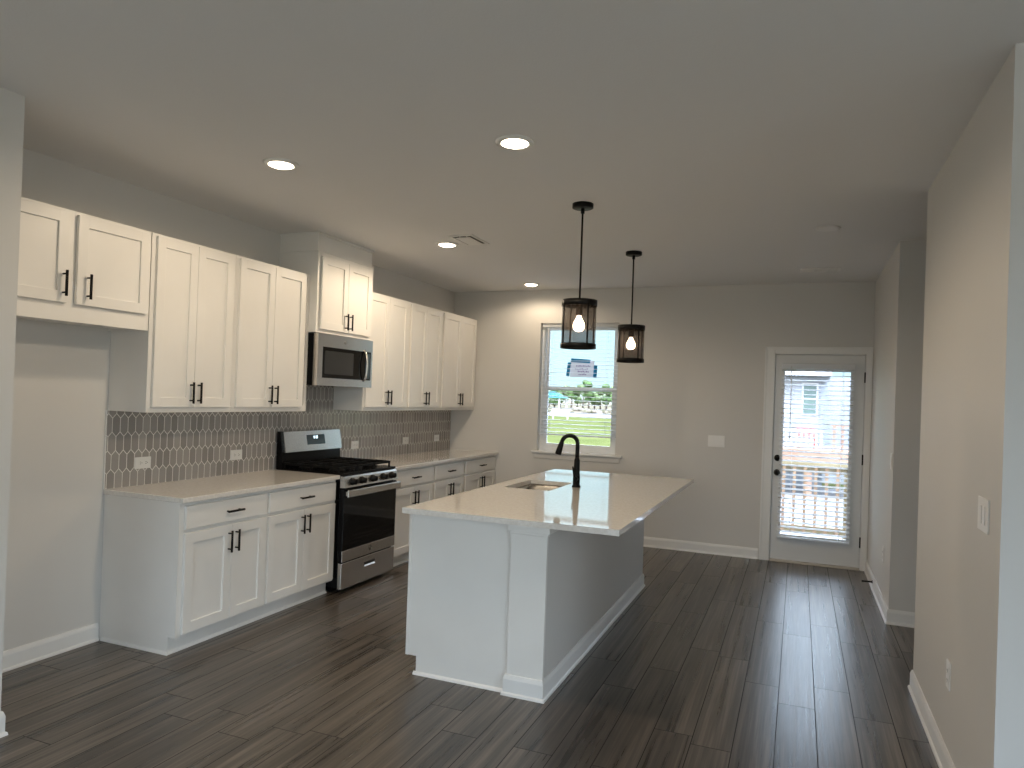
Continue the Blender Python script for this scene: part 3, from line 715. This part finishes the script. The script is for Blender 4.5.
# ------------------------------------------------------------------ pendants
BULB = mat('glowing_bulb', (1, .95, .85), .4, emit=(1, .78, .52), estr=9)
def pendant(label, x, y):
    t = thing('pendant_light', label, 'pendant light', (x, y, 1.855), 'black mesh pendants over the island')
    m = MB(); m.lathe([(0, H-.030), (.058, H-.030), (.066, H-.026), (.066, H-.0006)], (x, y, 0), 32); m.build('canopy', BLACKM, t)
    m = MB(); m.lathe([(.012, H-.060), (.012, H-.030)], (x, y, 0), 14); m.build('swivel', BLACKM, t)
    m = MB(); m.tube([(x, y, H-.055), (x, y, 2.14)], .0062, 12); m.build('rod', BLACKM, t)
    R_ = .1115
    m = MB(); m.ring(R_, R_-.003, 2.118, 2.156, (x, y, 0)); m.ring(R_-.002, .080, 2.150, 2.155, (x, y, 0))
    for a in (0, PI/2):
        c, s = math.cos(a+.5), math.sin(a+.5); m.tube([(x-c*.1, y-s*.1, 2.150), (x+c*.1, y+s*.1, 2.150)], .004, 6)
    m.ring(R_, R_-.003, 1.854, 1.884, (x, y, 0))
    for k in range(4):
        a = yaw+PI*.5*k-PI*.5+.42; c, s = math.cos(a), math.sin(a)
        m.tube([(x+c*(R_-.003), y+s*(R_-.003), 1.860), (x+c*(R_-.003), y+s*(R_-.003), 2.150)], .0055, 8)
    sh = m.build('shade_frame', BLACKM, t)
    m = MB(); m.ring(R_-.004, R_-.0055, 1.872, 2.130, (x, y, 0)); m.build('mesh_shade', WIREM, sh)
    m = MB(); m.lathe([(.012, 2.150), (.022, 2.135), (.022, 2.075), (.018, 2.060), (0, 2.060)], (x, y, 0), 20); m.build('socket', BLACKM, t)
    m = MB(); m.lathe([(.014, 2.062), (.016, 2.048), (.024, 2.034), (.034, 2.014), (.0375, 1.996), (.034, 1.977), (.022, 1.963), (0, 1.958)], (x, y, 0), 24); m.build('bulb', BULB, t)
    L = bpy.data.lights.new('pendant_lamp', 'POINT'); L.energy = PEND_W; L.color = (1, .80, .58); L.shadow_soft_size = .036
    lo = bpy.data.objects.new('pendant_lamp', L); COL.objects.link(lo); lo.location = (0, 0, 2.0-1.855-.0); lo.parent = t
pendant('black mesh drum pendant light over the near end of the island', 2.544, -3.286)
pendant('black mesh drum pendant light over the far end of the island', 2.544, -1.800)

# ------------------------------------------------------------------ ceiling fixtures
LENS = mat('lit_lens', (1, .95, .88), .4, emit=(1, .86, .66), estr=9)
def can(label, x, y, k=1.0):
    t = thing('recessed_light', label, 'ceiling light', (x, y, H-.012), 'lit recessed ceiling lights')
    m = MB(); m.lathe([(.068, H-.010), (.078, H-.012), (.093, H-.006), (.096, H-.0006)], (x, y, 0), 36)
    m.build('trim_ring', PLATE, t)
    m = MB(); m.lathe([(0, H-.020), (.045, H-.0185), (.066, H-.0105)], (x, y, 0), 32); m.build('lens', LENS, t)
    L = bpy.data.lights.new('recessed_lamp', 'SPOT'); L.energy = CAN_W*4*k; L.color = CAN_COL; L.spot_size = 3.06; L.spot_blend = .35; L.shadow_soft_size = .055
    lo = bpy.data.objects.new('recessed_lamp', L); COL.objects.link(lo); lo.location = (0, 0, -.068); lo.parent = t
can('lit recessed ceiling light nearest the refrigerator space', 1.187, -4.473, .56)
can('lit recessed ceiling light above the near end of the island, closest to the camera', 2.535, -4.415)
can('lit recessed ceiling light beside the ceiling vent above the stove aisle', 1.147, -2.428, 1.15)
can('small lit recessed ceiling light near the back wall by the window', 1.124, -.411, .3)
m = MB(); m.lathe([(.060, H-.009), (.074, H-.007), (.080, H-.0006)], (3.984, -2.291, 0), 32)
m.build('ceiling_cover', PLATE, label='small unlit white round cover on the ceiling in front of the back door', category='ceiling cover')
def vent(label, x0, x1, y0, y1, along):
    t = thing('ceiling_vent', label, 'vent', ((x0+x1)/2, (y0+y1)/2, H-.010), 'white ceiling vents')
    b = .020
    m = MB(); m.plate(x0, x1, y0, y1, H-.009, H-.0006, [(x0+b, x1-b, y0+b, y1-b)], 'xy'); m.build('frame', PLATE, t)
    MB().box(x0+b-.002, x1-b+.002, y0+b-.002, y1-b+.002, H-.0022, H-.0007).build('opening', SLOT, t)
    m = MB()
    if along == 'plate':      # step-down register with a flat middle plate
        m.box(x0+b+.018, x1-b-.018, y0+b+.018, y1-b-.018, H-.014, H-.011, .001)
        for q in (x0+b+.05, x1-b-.05): m.box(q-.004, q+.004, y0+b+.03, y1-b-.03, H-.0112, H-.002)
    else:
        y = y0+b+.010
        while y < y1-b-.012: m.prism([(y, H-.0025), (y+.002, H-.0025), (y+.010, H-.011), (y+.008, H-.011)], x0+b, x1-b, 'yz'); y += .022
        for q in (x0+(x1-x0)*.33, x0+(x1-x0)*.67): m.box(q-.005, q+.005, y0+b, y1-b, H-.0115, H-.0024)
    m.build('louvres', PLATE, t)
vent('square white ceiling vent beside the recessed light above the stove aisle', 1.300, 1.500, -2.70, -2.37, 'plate')
vent('narrow white ceiling vent near the back wall above the door', 3.81, 4.14, -.80, -.65, 'x')

# ------------------------------------------------------------------ outdoors
GZ = -.60
GRASS = tint_noise(mat('lawn_grass', (.2, .3, .08), .9, spec=0), (.052, .064, .021), (.088, .096, .036), nscale=.35, detail=9)
MB().box(-130, 60, .15, 76, GZ-.1, GZ).build('lawn', GRASS, kind='structure')
MB().box(-200, 60, 76, 96, GZ-.1, GZ+.01).build('road', tint_noise(mat('pale_road', (.55, .55, .56), .8, spec=0), (.12, .13, .15), (.18, .18, .19), nscale=.3), kind='structure')
MB().box(-300, 100, 96, 400, GZ-.1, GZ).build('bare_ground', tint_noise(mat('bare_dirt', (.4, .36, .3), .9, spec=0), (.06, .07, .035), (.15, .12, .10), nscale=.12, detail=8), kind='structure')
def leafm(i):
    c = ((.10, .17, .06), (.16, .22, .10), (.20, .25, .15))[i]
    return tint_noise(mat('foliage_%d' % i, c, .9, spec=.1), tuple(v*.35 for v in c), tuple(v*.9 for v in c), nscale=1.2, detail=8)
LEAF = [leafm(i) for i in range(3)]; BARK = mat('bark', (.12, .09, .07), .9)
def tree(x, y, h, w, i, lab):
    t = thing('broadleaf_tree', lab, 'tree', (x, y, GZ), 'trees in the distance beyond the road')
    MB().tube([(x, y, GZ), (x+.1, y, GZ+h*.3), (x, y, GZ+h*.6)], [.22, .17, .10], 8).build('trunk', BARK, t)
    m = MB()
    for k in range(12):
        a = random.uniform(0, 2*PI); q = random.uniform(0, w*.55); r = random.uniform(.24, .40)*w
        m.sphere((x+q*math.cos(a), y+q*math.sin(a), GZ+h*random.uniform(.22, .82)), r, 2, (1, 1, .8))
    for v in m.bm.verts: v.co += Vector([random.uniform(-1, 1)*w*.035 for _ in range(3)])
    for f in m.bm.faces: f.smooth = False
    m.build('crown', LEAF[i % 3], t)
# tree positions run along the line of sight through the window
TP = []
for i in range(15):
    d = 146+(i % 3)*9; s = (1.10+i*.066-3.837)/7.56
    TP.append((3.837+s*(d+7.56), d, random.uniform(4.8, 8.0), random.uniform(2.1, 2.5)))
for i, (x, y, h, w) in enumerate(TP):
    tree(x, y, h, w, i, ['dark green tree in the distant row seen through the window', 'mid green tree in the distant row seen through the window', 'grey green tree in the distant row seen through the window'][i % 3])
def wpt(px_, d, z):  # world point on the ray through the window plane at fraction px_
    s = (px_-3.837)/7.56; return (3.837+s*(d+7.56), d, z)
# pavilion
c = wpt(1.27, 112, GZ)
t = thing('park_pavilion', 'small open pavilion with a teal hipped roof far beyond the lawn', 'pavilion', c)
TEAL = mat('teal_metal', (.012, .085, .09), .6, spec=.1)
m = MB(); w_ = 2.4; zb_, zt_ = GZ+2.3, GZ+3.5
vs = [m.bm.verts.new((c[0]+a*w_, c[1]+b*w_, zb_)) for a, b in ((-1, -1), (1, -1), (1, 1), (-1, 1))]; v0 = m.bm.verts.new((c[0]-.5, c[1], zt_)); v1 = m.bm.verts.new((c[0]+.5, c[1], zt_))
m.bm.faces.new(vs[::-1]); m.bm.faces.new((vs[0], vs[1], v1, v0)); m.bm.faces.new((vs[1], vs[2], v1)); m.bm.faces.new((vs[2], vs[3], v0, v1)); m.bm.faces.new((vs[3], vs[0], v0))
m.build('roof', TEAL, t)
for a in (-1, 1):
    for b in (-1, 1): MB().box(c[0]+a*2-.1, c[0]+a*2+.1, c[1]+b*2-.1, c[1]+b*2+.1, GZ, zb_).build('post', TRIM, t)
# site sign on posts
c = wpt(1.37, 64, GZ)
t = thing('yard_sign', 'blank looking white sign board on two posts at the edge of the lawn', 'sign', c)
MB().box(c[0]-1.0, c[0]+1.0, c[1]-.03, c[1]+.03, GZ+.35, GZ+1.0, .01).build('board', TRIM, t)
for s in (-.8, .8): MB().box(c[0]+s-.05, c[0]+s+.05, c[1]+.03, c[1]+.11, GZ, GZ+1.1).build('post', TRIM, t)
# rubble and brush piles beyond the road
for i, (f, d, s) in enumerate(((1.42, 106, 1.3), (1.57, 120, 1.7), (1.76, 106, 1.4), (1.93, 120, 1.7))):
    c = wpt(f, d, GZ); m = MB()
    for k in range(7): m.sphere((c[0]+random.uniform(-s, s)*1.3, c[1]+random.uniform(-s, s), GZ+random.uniform(0, .25)*s), s*random.uniform(.3, .5), 2, (1.2, 1, .7))
    for v in m.bm.verts: v.co += Vector([random.uniform(-1, 1)*.12 for _ in range(3)]); v.co.z = max(v.co.z, GZ)
    m.build('brush_pile', tint_noise(mat('brush_%d' % i, (.4, .35, .3), .9, spec=0), (.09, .09, .055), (.24, .20, .165), nscale=2),
            label='low pile of brown brush and dirt far beyond the lawn', category='brush pile', group='brush piles beyond the road')

# own deck and railing
MB().box(2.3, 9, 1.9, 12.98, GZ, GZ+.02).build('patio', tint_noise(mat('pale_concrete', (.3, .3, .3), .8, spec=0), (.22, .225, .24), (.28, .28, .29), nscale=1.5), kind='structure')
CEDAR = tint_noise(mat('orange_cedar', (.36, .22, .14), .6), (.28, .17, .10), (.36, .24, .16), scale=(1, 1, 8), nscale=3)
WOOD = tint_noise(mat('pale_pine', (.62, .48, .30), .6), (.22, .175, .10), (.30, .25, .16), scale=(1, 1, 8), nscale=3)
dk = MB().box(2.6, 6.2, .16, 1.75, -.16, -.06).build('deck', WOOD, kind='structure')
t = thing('deck_railing', 'pale pine railing with upright balusters on the deck outside the back door', 'railing', (4.3, 1.65, -.06))
m = MB(); m.box(2.65, 6.15, 1.58, 1.72, .845, .885, .004); m.box(2.65, 6.15, 1.63, 1.67, .76, .845, .003); m.build('top_rail', WOOD, t)
MB().box(2.65, 6.15, 1.63, 1.67, .04, .125, .003).build('bottom_rail', WOOD, t)
x = 2.75
while x < 6.1: MB().box(x-.017, x+.017, 1.595, 1.63, .05, .83).build('baluster', CEDAR, t); x += .118
for x in (2.69, 4.40, 6.11): MB().box(x-.045, x+.045, 1.6301, 1.72, -.06, .845).build('post', WOOD, t)

# neighbouring house
N = thing('neighbour_house', 'pale blue lap sided house seen through the back door', 'house', (6.0, 15, GZ))
def siding():
    m = mat('pale_lap_siding', (.32, .35, .40), .6); g = NG(m); n = g.n; l = g.l; b = n['Principled BSDF']
    t = n.new('ShaderNodeTexCoord'); s = n.new('ShaderNodeSeparateXYZ'); l.new(t.outputs['Object'], s.inputs[0])
    f = g.m('FRACT', g.m('DIVIDE', s.outputs[2], .15)); bp = n.new('ShaderNodeBump'); bp.inputs['Distance'].default_value = .02; bp.inputs['Strength'].default_value = 1
    l.new(f, bp.inputs['Height']); l.new(bp.outputs[0], b.inputs['Normal']); return m
SID = siding()
NY = 13.0
OUTW = mat('exterior_white', (.60, .62, .66), .5)
MB().box(.9, 4.40, NY, NY+8, GZ, 2.42).build('wall', SID, N)
MB().box(4.40, 9, NY+1.6, NY+9, GZ, 2.42).build('side_wing', SID, N)
MB().box(4.36, 4.46, NY-.06, NY+.02, GZ, 2.36).build('downspout', mat('grey_downspout', (.20, .23, .27), .6), N)
m = MB(); m.prism([(NY-.35, 2.36), (NY-.35, 2.42), (NY+4, 4.1), (NY+9.3, 2.42), (NY+9.3, 2.36)], .6, 4.58, 'yz'); m.build('roof', mat('grey_shingle', (.30, .32, .35), .8), N)
MB().box(.6, 4.60, NY-.42, NY-.35, 2.36, 2.50).build('gutter', OUTW, N)
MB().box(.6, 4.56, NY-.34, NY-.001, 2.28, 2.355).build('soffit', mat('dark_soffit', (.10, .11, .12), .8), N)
wf = MB().plate(3.90, 4.30, 1.34, 2.20, NY-.04, NY-.001, [(3.94, 4.26, 1.38, 2.16)], 'xz').build('window', OUTW, N)
MB().box(3.94, 4.26, NY-.02, NY-.002, 1.38, 2.16).build('pane', mat('green_grey_glass', (.10, .15, .14), .15), wf)
MB().box(3.94, 4.26, NY-.03, NY-.005, 1.75, 1.79).build('sash_bar', OUTW, wf)
PEACH = tint_noise(mat('new_cedar', (.40, .24, .17), .7), (.22, .125, .085), (.28, .17, .12), nscale=2)
t = thing('neighbour_deck', 'reddish wooden raised deck with white railing on the neighbouring house', 'deck', (4.0, NY-1.4, GZ))
MB().box(2.6, 5.6, NY-2.36, NY-.065, .44, .53).build('platform', PEACH, t)
MB().box(2.6, 5.6, NY-2.42, NY-2.36, .12, .54).build('rim_board', PEACH, t)
for x in (2.7, 4.1, 5.5): MB().box(x-.07, x+.07, NY-2.36, NY-2.22, GZ, .44).build('support_post', PEACH, t)
MB().box(2.65, 4.36, NY-2.36, NY-2.30, .96, 1.01).build('rail', OUTW, t)
MB().box(2.65, 4.36, NY-2.36, NY-2.30, .58, .62).build('rail', OUTW, t)
x = 2.70
while x < 4.36: MB().box(x-.022, x+.022, NY-2.35, NY-2.31, .62, .96).build('baluster', OUTW, t); x += .11
for x in (4.62, 4.80, 4.98): MB().box(x-.035, x+.035, NY-2.36, NY-2.28, .53, 1.12).build('post', PEACH, t)
MB().box(4.55, 5.6, NY-2.36, NY-2.28, 1.12, 1.18).build('rail', PEACH, t)
RED = mat('red_plastic', (.50, .05, .04), .5)
cx_, cy_ = 4.02, NY-1.35
t = thing('outdoor_chair', 'small red outdoor chair behind the white railing of the neighbouring deck', 'chair', (cx_, cy_, .53))
MB().box(cx_-.22, cx_+.22, cy_-.24, cy_+.24, .78, .82, .01).build('seat', RED, t)
m = MB(); m.prism([(cy_+.20, .82), (cy_+.24, .82), (cy_+.34, 1.05), (cy_+.30, 1.05)], cx_-.22, cx_+.22, 'yz'); m.build('backrest', RED, t)
for a_ in (-.21, .21):
    for b_ in (-.21, .21): MB().box(cx_+a_-.02, cx_+a_+.02, cy_+b_-.02, cy_+b_+.02, 0.5305, .78).build('leg', RED, t)

for o in bpy.data.objects:
    if '_w' in o: del o['_w']
